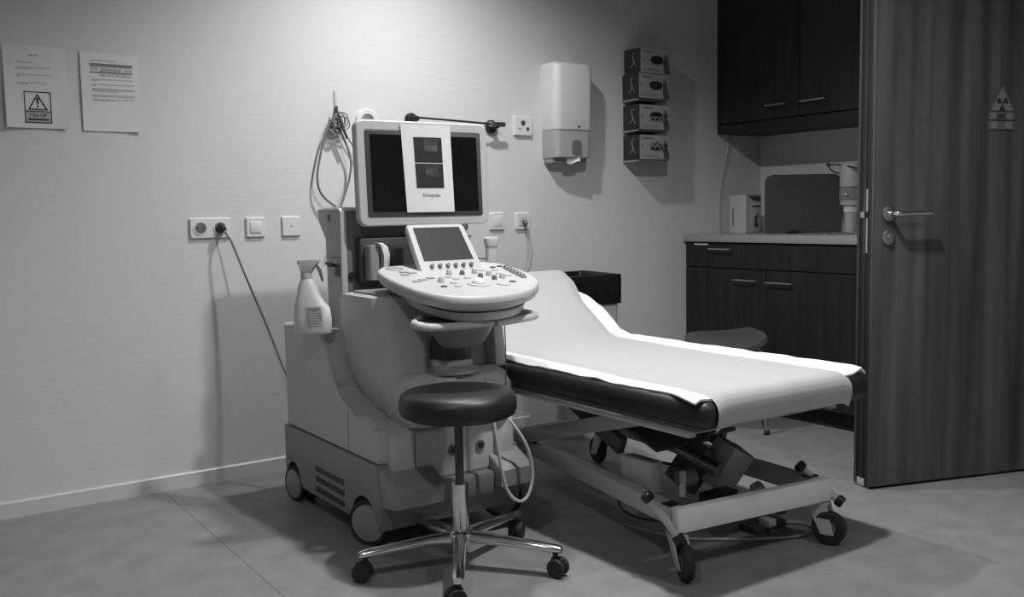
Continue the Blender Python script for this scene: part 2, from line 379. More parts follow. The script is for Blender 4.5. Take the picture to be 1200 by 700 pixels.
b = prism(new(), rrect(xc+.012, 1.335, .026, .032, .012), 'y', YW-.112, YW-.104); t.p('paper_slot', b, M_DGREY)
t.p('back_plate', box(X0+.01, X1-.01, YW-.07, YW, 1.262, 1.29, bev=.004), M_MGREY)
b = new(); rings(b, [[(xc-.035+.07*u, YW-.098+.012*math.sin(3*u+v), 1.298-.035*v-.008*math.sin(5*u)) for u in (0, .25, .5, .75, 1)] for v in (0, .5, 1)], cap=False, closed=False); solid(b, .001); t.p('towel_tip', b, M_PAPER)
t.p('emblem', box(xc+.012, xc+.028, YW-.121, YW-.114, 1.427, 1.433), M_CHAR)

# ------------------------------------------------------------------ glove boxes in wall holders
gz = [1.7065, 1.583, 1.431, 1.283]; gx = [.012, 0, .003, .003]
glab = ['glove box with empty dark opening, topmost of the wall stack', 'glove box with empty dark opening, second from the top',
        'glove box with pale gloves low in its opening, third from the top', 'glove box with gloves filling its opening, lowest of the wall stack']
def glovebox(i):
    x0, x1, z0, z1 = 3.203+gx[i], 3.408+gx[i]*.4, gz[i], gz[i]+.123; yf = 3.541
    t = T('glove_box', glab[i], 'box', ((x0+x1)/2, YW-.06, z0), group='glove boxes on the wall')
    t.p('carton', box(x0, x1, yf, YW-.004, z0, z1, bev=.001), mat('glove_carton', .022, .5))
    W_ = x1-x0; H = z1-z0
    def q(u, v, d=.0012): return Vector((x0+W_*u, yf-d, z0+H*v))
    b = new(); quad(b, [q(.004, .01), q(.996, .01), q(.996, .99), q(.004, .99)]); t.p('front_print', b, mat('glove_box_front', .34, .6), smooth=False)
    b = new(); quad(b, [q(.80, .03, .002), q(.99, .03, .002), q(.97, .25, .002), q(.90, .62, .002), q(.80, .60, .002), q(.77, .42, .002)])
    for k, (du, h) in enumerate(((.79, .78), (.83, .80), (.87, .76), (.90, .7))): quad(b, [q(du, .55, .002), q(du+.03, .55, .002), q(du+.025, h, .002), q(du+.005, h, .002)])
    t.p('hand_print', b, mat('glove_print', .07, .6), smooth=False)
    b = new(); 
    for u0, u1, v0, v1 in ((.10, .14, .83, .90), (.15, .42, .835, .885), (.06, .12, .50, .56)): quad(b, [q(u0, v0, .002), q(u1, v0, .002), q(u1, v1, .002), q(u0, v1, .002)])
    t.p('brand_print', b, mat('glove_text', .10, .6), smooth=False)
    b = new(); quad(b, [q(.08, .10, .002), q(.62, .10, .002), q(.62, .2, .002), q(.08, .2, .002)]); t.p('small_print', b, mat('glove_small_text', .26, .6), smooth=False)
    b = new(); tube(b, [(x0-.001, yf+.075, z0+.035), (x0-.001, yf+.05, z0+.05), (x0-.001, yf+.055, z0+.095), (x0-.001, yf+.035, z0+.1)], .003, n=6); tube(b, [(x0-.001, yf+.03, z0+.03), (x0-.001, yf+.055, z0+.08)], .002, n=6)
    t.p('side_lettering', b, M_INKG)
    b = new(); vs = [b.verts.new(q(*p_, .003)) for p_ in rrect(.545, .545, .215, .165, .16)]; b.faces.new(vs); t.p('opening', b, M_BLACK, smooth=False)
    if i >= 2:
        b = new()
        n_ = 5 if i == 3 else 3
        for k in range(n_):
            u = .40+.30*k/(n_-1); v = .47 if i == 2 else .52+.06*(k % 2)
            c = q(u, v, .004); tube(b, [c+Vector((-.014, 0, -.012)), c+Vector((-.004, -.005, .006 if i == 2 else .012)), c+Vector((.012, -.004, -.004)), c+Vector((.02, 0, -.010))], .006, n=8, k=4, sq=.6)
        t.p('glove', b, mat('glove_vinyl', .2, .6))
for i in range(4): glovebox(i)
t = T('glove_box_rack', 'wall rack of narrow ledges holding the four glove boxes', 'rack', (3.30, YW, 1.27))
for z in [g-.004 for g in gz[1:]]:
    t.p('ledge', prism(new(), [(YW, z-.006), (YW, z+.003), (3.55, z+.003), (3.548, z-.001), (3.552, z-.003)], 'x', 3.205, 3.40), M_MGREY)
t.p('back_rail', box(3.29, 3.32, YW-.003, YW, 1.27, 1.83), M_MGREY)

# ------------------------------------------------------------------ kitchen cabinets
CY0, CYS, CY1 = 2.565, 3.115, 3.662
def bar_handle(t, parent, x, y0, y1, z, yr=.012):
    b = new(); so = .028
    tube(b, [(x-so, y1+.004, z), (x-so, y0-.004, z)], .0042, smooth=False, n=10)
    for yy in (y0+.012, y1-.012): cyl(b, (x, yy, z), (x-so, yy, z), .0035, n=8)
    return t.p('handle', b, M_STEEL, parent, label='slim steel bar handle')
t = T('base_cabinet', 'dark wood base cabinet with drawer and two doors under the worktop', 'cabinet', (3.94, 3.11, 0))
t.p('carcass', box(3.662, XR-.004, CY0, CY1, .085, .858), M_WOOD)
t.p('plinth', box(3.70, XR-.01, CY0+.005, CY1, 0, .086), M_WOOD)
fr = [('drawer_front', CY0+.002, CY1-.002, .731, .856), ('door', CYS+.0015, CY1-.002, .09, .726), ('door', CY0+.002, CYS-.0015, .09, .726)]
fo = [t.p(n, box(3.642, 3.662, a, c, z0, z1, bev=.0012, seg=1), M_WOOD) for n, a, c, z0, z1 in fr]
bar_handle(t, fo[0], 3.642, 3.328, 3.468, .826); bar_handle(t, fo[1], 3.642, 3.158, 3.30, .674); bar_handle(t, fo[2], 3.642, 2.943, 3.09, .670)
t.p('label_strip', box(3.6408, 3.642, 3.50, 3.598, .845, .8535), M_WHITE, fo[0])
tag(fin('worktop', box(3.625, XR-.002, CY0-.01, YW-.002, .862, .900, bev=.003), M_COUNTER), 'long grey worktop on the base cabinet', 'worktop')
t = T('sink', 'shallow steel sink rim set into the worktop beside the door', 'sink', (3.95, 2.85, .9))
b = new(); o_ = rrect(3.90, 2.84, .18, .24, .05); i_ = rrect(3.90, 2.84, .155, .215, .04)
rings(b, [[(x, y_, z) for x, y_ in pp] for pp, z in ((o_, .9005), (o_, .904), (i_, .904), (i_, .9012))], cap=False); t.p('rim', b, M_STEEL)
b = new(); b.faces.new([b.verts.new((x, y_, .9015)) for x, y_ in i_]); t.p('basin', b, M_DGREY, smooth=False)
b = new(); lathe(b, [(.03, 0), (.03, .006), (.012, .008)], (3.83, 2.90, .9015)); t.p('drain', b, M_CHROME)
tag(fin('drain_plug', lathe(new(), [(.036, 0), (.04, .004), (.03, .012), (.008, .02), (.001, .021)], (3.86, 3.12, .9005)), M_BLACK), 'small dark plug lying on the worktop by the sink', 'plug')
t = T('standing_board', 'dark grey board with rounded corner standing on the worktop', 'board', (3.885, 3.330, .9), R(-34.4), ws=False)
t.p('board', prism(new(), [(0, .0005), (0, .265)]+[(.045-.045*math.cos(R(a)), .265+.038*math.sin(R(a))) for a in range(15, 91, 15)]+[(.36, .303), (.385, .29), (.395, .265), (.395, .0005)], 'y', -.006, .008, bev=.002, seg=1), M_PANEL)
t.p('rear_foot', box(.15, .24, .008, .03, .0005, .02), M_CHAR)

t = T('wall_cabinet', 'dark wood wall cabinet with two doors above the worktop', 'cabinet', (4.06, 3.11, 1.435))
t.p('carcass', box(3.90, XR-.004, CY0, CY1, 1.435, CEIL-.02), M_WOOD)
t.p('bottom_rail', box(3.882, 3.90, CY0, CY1, 1.435, 1.482, bev=.001, seg=1), M_WOOD)
d1 = t.p('door', box(3.880, 3.90, CYS+.002, CY1-.001, 1.488, CEIL-.03, bev=.0012, seg=1), M_WOOD)
d2 = t.p('door', box(3.880, 3.90, CY0+.002, CYS-.002, 1.488, CEIL-.03, bev=.0012, seg=1), M_WOOD)
bar_handle(t, d1, 3.880, 3.185, 3.305, 1.553); bar_handle(t, d2, 3.880, 2.95, 3.087, 1.553)

# ------------------------------------------------------------------ things on the worktop
t = T('dispenser_box', 'pale box with dark open top and slotted side on the worktop', 'box', (3.98, 3.55, .9))
bx0, bx1, by0, by1 = 3.918, 4.043, 3.490, 3.610
b = prism(new(), [(bx0, .9005), (bx1, .9005), (bx1, 1.068), (bx0+.062, 1.068), (bx0+.030, 1.094), (bx0, 1.104)], 'y', by0, by1, bev=.004); t.p('body', b, M_OFFW)
t.p('inner_bin', box(bx0+.028, bx1-.004, by0+.004, by1-.006, 1.06, 1.097, bev=.003), M_CHAR)
t.p('rear_wall', box(bx1-.006, bx1, by0+.002, by1-.002, 1.05, 1.106, bev=.002), M_DGREY)
t.p('side_slot', box(bx0-.0008, bx0+.004, 3.575, 3.585, .94, 1.03), M_DGREY)
t.p('face_plate', box(bx0+.038, bx1-.004, by0-.0015, by0+.002, .905, 1.062, bev=.001), M_LGREY)
t.p('face_slot', box(bx0+.045, bx1-.012, by0-.003, by0, 1.038, 1.046), M_BLACK)
b = new(); cyl(b, (bx0+.075, by0-.001, .998), (bx0+.075, by0-.016, .998), .009, bev=.002); t.p('knob', b, M_CHROME)
b = new(); bx(b, bx0+.067, bx0+.083, by0-.006, by0, .955, .99, .003); cyl(b, (bx0+.075, by0-.001, .945), (bx0+.075, by0-.010, .945), .012, bev=.002); t.p('spout', b, M_CHAR)
t = T('soap_dispenser', 'white wall soap dispenser with long lever above the sink', 'dispenser', (4.15, 2.985, .9))
cx, cy = 4.135, 2.995
b = new(); lathe(b, [(.05, 1.128), (.054, 1.132), (.055, 1.235), (.050, 1.246), (.02, 1.25)], (cx, cy, 0)); t.p('bottle', b, M_OFFW)
b = new(); lathe(b, [(.052, 1.062), (.056, 1.068), (.056, 1.126)], (cx, cy, 0)); cl = t.p('collar', b, M_MGREY)
b = new(); lathe(b, [(.05, 1.04), (.053, 1.062)], (cx, cy, 0)); t.p('collar_ring', b, M_LGREY, cl)
b = new(); lathe(b, [(.028, 1.0), (.034, 1.005), (.034, 1.04)], (cx, cy, 0)); t.p('pump_head', b, M_WHITE)
b = new(); lathe(b, [(.026, .9005), (.028, .905), (.028, 1.0)], (cx, cy, 0)); t.p('pump_tube', b, M_LGREY)
t.p('wall_bracket', box(cx, XR-.019, cy-.02, cy+.02, 1.07, 1.12, bev=.003), M_MGREY)
b = new(); tube(b, [(4.12, 3.118, 1.247), (4.10, 3.06, 1.245), (4.085, 2.98, 1.233), (4.08, 2.90, 1.215)], .004); tube(b, [(4.12, 3.118, 1.247), (4.125, 3.10, 1.215), (4.13, 3.05, 1.198)], .004); lathe(b, [(.008, -.008), (.011, 0), (.008, .008)], (4.12, 3.12, 1.247), axis=(1, 0, 0)); t.p('lever', b, M_CHAR)
b = new(); cyl(b, (cx-.05, cy-.02, 1.095), (cx-.066, cy-.02, 1.095), .012, bev=.003); t.p('lock_knob', b, M_CHROME)

# ------------------------------------------------------------------ door leaf, standing open
DA = R(-17.6)
t = T('room_door', 'tall brown wooden door standing open, steel lever and warning sticker on it', 'door', (2.965, 2.057, 0), DA, ws=False)
DWID, DH, DT = 1.22, 2.08, .088     # local: x along leaf from free edge, -y toward camera
t.p('leaf', box(.002, DWID, 0, .007, .010, DH, bev=.001, seg=1), M_DOOR)
t.p('core', box(.010, DWID, .007, DT-.012, .010, DH), mat('door_seal_black', .006, .8))
t.p('rear_leaf', box(.003, DWID, DT-.012, DT, .010, DH, bev=.001, seg=1), mat('door_edge', .035, .5))
t.p('edge_strip', box(.0005, .0105, .007, .012, .010, DH), mat('edge_strip', .03, .5))
t.p('edge_profile', box(.006, .013, .046, .052, .010, DH), mat('edge_profile', .03, .5))
t.p('drop_seal', box(.006, .03, .035, DT-.014, .004, .032, bev=.002), M_METALP)
lp = t.p('latch_plate', box(.008, .0135, .036, .058, .862, 1.092, bev=.001), M_STEEL)
t.p('latch_bolt', prism(new(), [(.036, .99), (.058, .99), (.058, 1.012), (.036, 1.012)], 'x', -.006, .012), M_STEEL, lp)
b = new(); lathe(b, [(.026, 0), (.026, -.007), (.022, -.009), (.010, -.009)], (.066, 0, 1.003), axis=(0, 1, 0)); rs = t.p('rose', b, M_STEEL)
b = new(); tube(b, [(.066, 0, 1.003), (.066, -.035, 1.003), (.070, -.048, 1.003), (.085, -.053, 1.003), (.12, -.053, 1.003), (.205, -.053, 1.003)], .0095, n=14); t.p('lever', b, M_CHROME, rs)
b = new(); lathe(b, [(.026, 0), (.026, -.007), (.022, -.009), (.010, -.009)], (.066, 0, .918), axis=(0, 1, 0)); es = t.p('key_escutcheon', b, M_STEEL)
b = new(); prism(b, rrect(.066, .914, .006, .013, .006), 'y', -.016, -.005); t.p('lock_cylinder', b, M_STEEL, es)
# radiation sticker
def dq(u, z, d): return Vector((u, -d, z))
SX, SZ = .555, 1.302
st = new(); vs = [st.verts.new(dq(*p_, .0012)) for p_ in ((SX-.062, SZ), (SX+.056, SZ), (SX+.058, SZ+.068), (SX, SZ+.164), (SX-.060, SZ+.068))]; st.faces.new(vs)
stk = t.p('sticker', st, mat('sticker_face', .12, .5), smooth=False, label='warning sticker with trefoil')
b = new(); vs = [b.verts.new(dq(*p_, .002)) for p_ in ((SX+.048, SZ+.072), (SX, SZ+.152), (SX-.048, SZ+.072))]; b.faces.new(vs); t.p('sticker_triangle', b, mat('sticker_pale', .22, .5), stk, smooth=False)
b = new(); tc_ = (SX, SZ+.097)
for a0 in (30, 150, 270):
    vs = [b.verts.new(dq(tc_[0]+r*math.cos(R(a)), tc_[1]+r*math.sin(R(a)), .0028)) for r, a in [(.006, a0-30), (.006, a0+30)]+[(.026, a0+30-12*k) for k in range(6)]]; b.faces.new(vs)
b.faces.new([b.verts.new(dq(tc_[0]+.004*math.cos(R(a)), tc_[1]+.004*math.sin(R(a)), .0028)) for a in range(0, 360, 45)])
t.p('trefoil', b, M_INK, stk, smooth=False)
b = new()
for u0, u1, z0, z1 in ((-.05, -.028, .04, .062), (.022, .046, .04, .062), (-.05, -.022, .006, .03), (.016, .046, .006, .03)): quad(b, [dq(SX+u0, SZ+z0, .002), dq(SX+u1, SZ+z0, .002), dq(SX+u1, SZ+z1, .002), dq(SX+u0, SZ+z1, .002)])
t.p('sticker_blocks', b, MATS['sticker_pale'], stk, smooth=False)
b = new()
for z in (.068, .036, .0335, .0): quad(b, [dq(SX-.06, SZ+z, .002), dq(SX+.056, SZ+z, .002), dq(SX+.056, SZ+z+.0025, .002), dq(SX-.06, SZ+z+.0025, .002)])
for k in range(4): quad(b, [dq(SX-.02, SZ+.042+k*.005, .002), dq(SX+.015, SZ+.042+k*.005, .002), dq(SX+.015, SZ+.0445+k*.005, .002), dq(SX-.02, SZ+.0445+k*.005, .002)])
t.p('sticker_text', b, M_INK, stk, smooth=False)

# ------------------------------------------------------------------ waste bin
t = T('waste_bin', 'pale square waste bin with black liner behind the couch', 'bin', (2.73, 3.48, 0))
hx, hy, bcx, bcy = .185, .15, 2.725, 3.49
def sq(z, s, r=.03): return [(x, y_, z) for x, y_ in rrect(bcx, bcy, hx*s, hy*s, r)]
t.p('body', rings(new(), [sq(.001, .86), sq(.02, .88), sq(.62, .965), sq(.70, .975)], cap=False), M_LGREY)
b = new()
def wob(z, s, amp): return [(x+amp*noise.noise((x*9, y_*9, z*8)), y_+amp*noise.noise((x*9+5, y_*9, z*8)), z+amp*1.1*noise.noise((x*12, y_*12, 3))) for x, y_ in rrect(bcx, bcy, hx*s, hy*s, .03, 8)]
rings(b, [wob(.605, 1.03, .010), wob(.66, 1.04, .008), wob(.72, 1.045, .008), wob(.742, 1.03, .010), wob(.742, .98, .010), wob(.70, .94, .008), wob(.55, .90, .008)], cap=False)
t.p('liner', b, M_LINER)
b = new(); b.faces.new([b.verts.new(p) for p in wob(.56, .905, .004)]); t.p('liner_floor', b, M_LINER, smooth=False)

# ------------------------------------------------------------------ moulded stool behind the couch
t = T('moulded_stool', 'grey moulded stool with wavy seat in front of the base cabinet', 'stool', (3.31, 3.07, 0), R(-34), ws=False)
def seatz(u, v): return .428+.020*u*u*(1 if u > 0 else .2)-.016*(1-u*u)*max(0, -v)+.012*v-.018*max(0, -u-.7)
b = new(); n = 16; g = []
for j in range(n+1):
    row = []
    for i in range(n+1):
        u, v = -1+2*i/n, -1+2*j/n
        x = u*math.sqrt(1-.42*v*v)*.185; y_ = v*math.sqrt(1-.42*u*u)*.19
        row.append(b.verts.new((x, y_, seatz(u, v))))
    g.append(row)
for j in range(n):
    for i in range(n): b.faces.new((g[j][i], g[j][i+1], g[j+1][i+1], g[j+1][i]))
solid(b, .020)
t.p('seat', b, M_SEATG, angle=50)
for sx in (-1, 1):
    for sy in (-1, 1):
        b = new(); tube(b, [(sx*.08, sy*.08, .405), (sx*.115, sy*.115, .398), (sx*.135, sy*.135, .37), (sx*.145, sy*.145, .2), (sx*.155, sy*.155, .012)], .010); lg = t.p('leg', b, M_STEEL)
        b = new(); lathe(b, [(.013, 0.0005), (.014, .003), (.013, .02)], (sx*.155, sy*.155, 0)); t.p('foot_cap', b, M_BLACK, lg)

# ------------------------------------------------------------------ ultrasound machine
t = U = T('ultrasound_machine', 'large grey ultrasound machine on wheels with monitor and control console', 'ultrasound machine', (1.51, 2.95, 0))
BX0, BX1 = 1.250, 1.756
# rear body: side profile (y, z) with a scooped front
prof = [(3.300, .272), (3.302, .648), (3.10, .652), (2.985, .645), (2.955, .628), (2.925, .575), (2.89, .51), (2.868, .475), (2.815, .433), (2.735, .397), (2.66, .38), (2.577, .372), (2.565, .355), (2.572, .272)]
t.p('rear_body', prism(new(), prof, 'x', BX0, BX1, bev=.010, seg=3), M_LGREY)
t.p('scoop_rim', tube(new(), [(BX0+.006, y_, z) for y_, z in prof[3:12]], .0055, k=4), M_OFFW)
t.p('scoop_ridge', tube(new(), [(BX0+.012, 2.868, .482), (BX0+.05, 2.866, .474), (BX0+.09, 2.855, .470)], .005), M_LGREY)
t.p('top_step', box(BX0+.02, BX1-.02, 3.10, 3.22, .64, .702, bev=.008), M_MGREY)
t.p('body_seam', box(BX0-.0006, BX0+.004, 2.765, 2.769, .275, .41), M_DGREY)
# skirt with wheel arches
def arch(cy, r, zc=.07):
    return [(cy+r*math.cos(R(a)), zc+r*math.sin(R(a))) for a in range(0, 181, 15)]
sk = [(3.318, .270), (3.318, .135)]+[(y_, z) for y_, z in arch(3.265, .052, .08)][::1]
sk = [(3.318, .270), (3.322, .10)]+arch(3.238, .066, .085)+[(3.165, .06), (2.76, .075)]+arch(2.655, .098, .065)+[(2.55, .085), (2.545, .16), (2.555, .270)]
t.p('skirt', prism(new(), sk, 'x', BX0-.006, BX1+.006, bev=.006), mat('skirt_plastic', .23, .45))
t.p('underside', box(BX0+.06, BX1-.06, 2.62, 3.28, .05, .12), M_CHAR)
for k in range(3):
    z = .168-.036*k
    b = new(); prism(b, [(3.035, z-.012), (2.803, z-.013), (2.803, z+.009), (3.035, z+.010)], 'x', BX0-.0075, BX0+.004); s_ = t.p('vent_slot', b, M_BLACK)
    b = new(); prism(b, [(3.038, z+.010), (2.80, z+.009), (2.80, z+.013), (3.038, z+.014)], 'x', BX0-.009, BX0-.004); t.p('vent_lip', b, M_MGREY, s_)
# wheels
def wheel(cx, cy, r, wd, sgn, rz=0):
    c = Vector((cx, cy, r)); ax = Vector((math.cos(rz)*sgn, math.sin(rz)*sgn, 0))
    b = new(); lathe(b, [(r*.6, -wd/2), (r*.95, -wd/2), (r, -wd/2+.006), (r, wd/2-.006), (r*.95, wd/2), (r*.80, wd/2)], c, axis=ax, n=36); wh = t.p('wheel', b, M_RUB)
    b = new(); lathe(b, [(r*.80, wd/2-.004), (r*.80, wd/2+.001), (r*.76, wd/2+.002), (.004, wd/2+.004)], c, axis=ax, n=36); t.p('wheel_disc', b, M_MGREY, wh)
wheel(1.262, 2.648, .073, .034, -1, R(32)); wheel(1.738, 2.625, .073, .034, -1, R(38))
wheel(1.252, 3.238, .064, .026, -1, R(8)); wheel(1.745, 3.26, .064, .026, 1)
wheel(1.298, 3.228, .064, .026, -1, R(8))
# front foot wedges
wp = lambda yf: [(2.60, .272), (2.56, .262), (yf+.015, .228), (yf, .21), (yf+.004, .155), (2.60, .135)]
t.p('front_foot', prism(new(), wp(2.455), 'x', BX0-.002, 1.425, bev=.010), M_MGREY)
t.p('front_foot', prism(new(), wp(2.465), 'x', 1.635, BX1+.004, bev=.010), M_MGREY)
t.p('front_pan', box(1.42, 1.64, 2.50, 2.60, .13, .205, bev=.012), M_DGREY)
t.p('front_block', box(1.285, 1.738, 2.535, 2.62, .20, .365, bev=.014, seg=3), M_LGREY)
t.p('block_seam', box(1.362, 1.365, 2.533, 2.54, .215, .355), M_DGREY)
for jx in (1.498, 1.600):
    b = new(); lathe(b, [(.017, 0), (.017, -.006), (.011, -.006), (.011, .002)], (jx, 2.535, .288), axis=(0, 1, 0), n=20, cap=False); j = t.p('jack', b, M_DGREY)
    b = new(); cyl(b, (jx, 2.536, .288), (jx, 2.530, .288), .0115, n=18); t.p('jack_core', b, M_BLACK, j)
# front shell (rounded cowl)
def shring(z, x0, x1, yf, yb, rf, nb=6):
    pts = [(x0, yb), (x0, yf+rf)]
    pts += [(x0+rf-rf*math.cos(R(90*k/nb)), yf+rf-rf*math.sin(R(90*k/nb))) for k in range(1, nb+1)]
    pts += [(x1-rf+rf*math.sin(R(90*k/nb)), yf+rf-rf*math.cos(R(90*k/nb))) for k in range(0, nb+1)]
    pts += [(x1, yb)]
    return [(x, y_, z) for x, y_ in pts]
b = rings(new(), [shring(.365, 1.385, 1.705, 2.640, 2.66, .02), shring(.372, 1.372, 1.715, 2.60, 2.68, .05), shring(.42, 1.340, 1.73, 2.585, 2.80, .09), shring(.50, 1.318, 1.735, 2.60, 2.86, .09),
                  shring(.58, 1.308, 1.738, 2.625, 2.89, .08), shring(.68, 1.300, 1.74, 2.64, 2.90, .07), shring(.755, 1.298, 1.74, 2.645, 2.905, .06), shring(.772, 1.304, 1.735, 2.652, 2.90, .055), shring(.777, 1.32, 1.72, 2.67, 2.89, .05)])
t.p('front_shell', b, M_LGREY, angle=50)
b = rings(new(), [shring(.372, 1.36, 1.725, 2.53, 2.66, .05), shring(.40, 1.345, 1.735, 2.505, 2.68, .06), shring(.475, 1.345, 1.735, 2.505, 2.70, .06), shring(.515, 1.355, 1.725, 2.525, 2.70, .06), shring(.535, 1.375, 1.705, 2.56, 2.70, .05)])
t.p('apron', b, M_LGREY, angle=50)
t.p('apron_label', box(1.435, 1.51, 2.523, 2.53, .508, .520), M_WHITE)
t.p('shelf_pad', box(1.325, 1.50, 2.69, 2.86, .772, .786, bev=.005), M_MGREY)
t.p('shelf_clip', box(1.47, 1.50, 2.665, 2.72, .784, .80, bev=.003), M_DGREY)
t.p('side_pillar', prism(new(), [(1.690, .53), (1.735, .53), (1.715, .72), (1.68, .72)], 'y', 2.565, 2.66, bev=.008), M_LGREY)
# rear tower
t.p('tower', box(1.345, 1.70, 2.975, 3.09, .60, 1.048, bev=.010), M_DGREY)
b = prism(new(), [(3.02, .60), (3.092, .60), (3.092, .955), (3.105, .968), (3.135, .985), (3.158, 1.012), (3.165, 1.05), (3.158, 1.056), (2.985, 1.056), (2.972, 1.045), (2.972, .60)], 'x', 1.338, 1.362, bev=.006)
t.p('tower_side', b, M_OFFW)
t.p('tower_top', box(1.35, 1.70, 2.972, 3.15, 1.046, 1.060, bev=.005), M_LGREY)
t.p('tower_seam', box(1.3372, 1.34, 2.98, 3.09, .888, .891), M_DGREY)
t.p('tower_label', box(1.3372, 1.34, 3.05, 3.075, 1.01, 1.035), M_DGREY)
b = new(); cyl(b, (1.375, 2.976, .825), (1.375, 2.966, .825), .013, n=18); t.p('tower_button', b, M_BLACK)
t.p('holder_frame', box(1.392, 1.60, 2.935, 2.98, .80, .955, bev=.008), M_CHAR)
b = rings(new(), [[(x, y_, z) for x, y_ in rrect(1.428, 2.925, .018+i, .03, .012)] for z, i in ((.812, 0), (.925, .002), (.932, -.004))]); t.p('probe_holder', b, M_MGREY)
b = prism(new(), [(1.440, .822), (1.462, .826), (1.474, .85), (1.476, .895), (1.468, .925), (1.450, .937), (1.432, .937), (1.448, .922), (1.456, .895), (1.455, .855)], 'y', 2.878, 2.93, bev=.004); t.p('holder_lip', b, M_WHITE)
b = rings(new(), [[(x, y_, z) for x, y_ in rrect(1.507, 2.915, .028, .04, .02)] for z in (.83, .932)]); t.p('probe_holder', b, M_CHAR)
t.p('bottle_hook', prism(new(), [(1.30, .865), (1.342, .865), (1.342, .825), (1.334, .825), (1.334, .857), (1.308, .857), (1.308, .875), (1.30, .875)], 'y', 2.985, 3.02), M_CHAR)
# console neck, handles and plate
b = new(); lathe(b, [(.092, .528), (.092, .538), (.078, .548)], (1.535, 2.60, 0), n=32); t.p('neck_base', b, M_LGREY)
b = new(); lathe(b, [(.066, .545), (.071, .552), (.071, .568), (.066, .572)], (1.535, 2.595, 0), n=32); t.p('neck_ring', b, M_LGREY)
b = new(); lathe(b, [(.066, .568), (.064, .70)], (1.535, 2.595, 0), n=32); t.p('neck', b, M_CHAR)
b = rings(new(), [shring(.61, 1.49, 1.61, 2.53, 2.62, .03), shring(.625, 1.475, 1.63, 2.51, 2.62, .035), shring(.70, 1.46, 1.65, 2.47, 2.62, .04)]); t.p('neck_cover', b, M_MGREY)
b = prism(new(), [(1.36, 2.42), (1.40, 2.41), (1.70, 2.415), (1.735, 2.45), (1.72, 2.60), (1.40, 2.60)], 'z', .700, .708, bev=.003); t.p('cable_tray', b, M_DGREY)
b = new(); tube(b, [(1.385, 2.52, .712), (1.345, 2.47, .712), (1.318, 2.43, .711), (1.318, 2.405, .708), (1.352, 2.390, .702), (1.42, 2.388, .699), (1.553, 2.396, .697)], lambda s: .0125 if s < .97 else .010, n=14, sq=1); t.p('grab_handle', b, M_OFFW)
b = new(); tube(b, [(1.582, 2.398, .697), (1.66, 2.405, .699), (1.725, 2.415, .702), (1.752, 2.43, .704), (1.755, 2.47, .708), (1.74, 2.54, .712)], .0115, n=14); t.p('grab_handle', b, M_OFFW)
# console: outline on a tilted plane
def cz(y): return .80+(y-2.4)*.156
out = smoothpath([(1.40, 2.795, 0), (1.355, 2.74, 0), (1.335, 2.64, 0), (1.332, 2.53, 0), (1.342, 2.44, 0), (1.385, 2.36, 0), (1.46, 2.327, 0), (1.555, 2.322, 0), (1.65, 2.345, 0), (1.735, 2.40, 0), (1.80, 2.475, 0), (1.838, 2.58, 0), (1.845, 2.69, 0), (1.825, 2.77, 0), (1.76, 2.80, 0), (1.58, 2.81, 0)], 3)
cc = Vector((1.585, 2.58, 0))
def cr(s, dz, dy=0): return [((p.x-cc.x)*s+cc.x, (p.y-cc.y)*s+cc.y+dy, cz((p.y-cc.y)*s+cc.y)+dz) for p in out]
con = t.p('console', rings(new(), [cr(.955, -.040), cr(.985, -.030), cr(1.0, -.018), cr(1.0, -.010), cr(.99, -.002), cr(.97, .001), cr(.955, .0)]), M_OFFW, angle=50)
t.p('console_rim', rings(new(), [cr(.99, -.022), cr(1.003, -.020), cr(1.003, -.0185), cr(.99, -.0165)], cap=False), M_MGREY, con)
t.p('console_base', rings(new(), [cr(.68, -.090, -.022), cr(.73, -.088, -.022), cr(.765, -.060, -.022), cr(.775, -.046, -.020), cr(.90, -.041)]), M_LGREY, con, angle=50)
# parting grooves of the console base
t.p('console_groove', rings(new(), [cr(.755, -.063, -.022), cr(.772, -.062, -.022), cr(.774, -.058, -.022), cr(.76, -.056, -.022)], cap=False), M_BLACK, con)
nrm = Vector((0, -.156, 1)).normalized()
def onc(x, y, h=0): return Vector((x, y, cz(y)))+nrm*h
def proto(name, bm, m, x, y):   # built around the origin, placed on the console
    o = fin(name, bm, m, con); o.location = U.inv @ onc(x, y, .0); o.rotation_euler = (R(8.87), 0, 0); return o
def row(name, bm, m, pts):
    o = proto(name, bm, m, *pts[0])
    for x, y in pts[1:]:
        c = o.copy(); COL.objects.link(c); c.location = U.inv @ onc(x, y); c.parent = con
b = new(); lathe(b, [(.0105, 0), (.0105, .004), (.0085, .014), (.007, .016)], (0, 0, 0), n=18)
row('knob', b, M_LGREY, [(1.557, 2.630), (1.651, 2.625), (1.680, 2.585), (1.700, 2.536), (1.470, 2.534)])
b = new(); lathe(b, [(.009, 0), (.009, .004), (.007, .013), (.006, .014)], (0, 0, 0), n=16)
row('dark_knob', b, M_DGREY, [(1.599, 2.619), (1.634, 2.563), (1.662, 2.525)])
b = box(-.010, .010, -.006, .006, 0, .004, bev=.0015)
row('key', b, M_LGREY, [(1.500, 2.509), (1.489, 2.463), (1.584, 2.561), (1.539, 2.558), (1.698, 2.655), (1.748, 2.650), (1.730, 2.60), (1.74, 2.56), (1.60, 2.525), (1.53, 2.59)])
b = box(-.009, .009, -.006, .006, 0, .005, bev=.0015)
row('dark_key', b, M_DGREY, [(1.444, 2.470), (1.697, 2.473), (1.80, 2.70), (1.765, 2.69)])
b = box(-.013, .013, -.008, .008, 0, .003, bev=.001)
row('touch_key', b, M_MGREY, [(1.411, 2.655), (1.448, 2.677), (1.400, 2.559), (1.429, 2.575), (1.467, 2.592), (1.425, 2.695)])
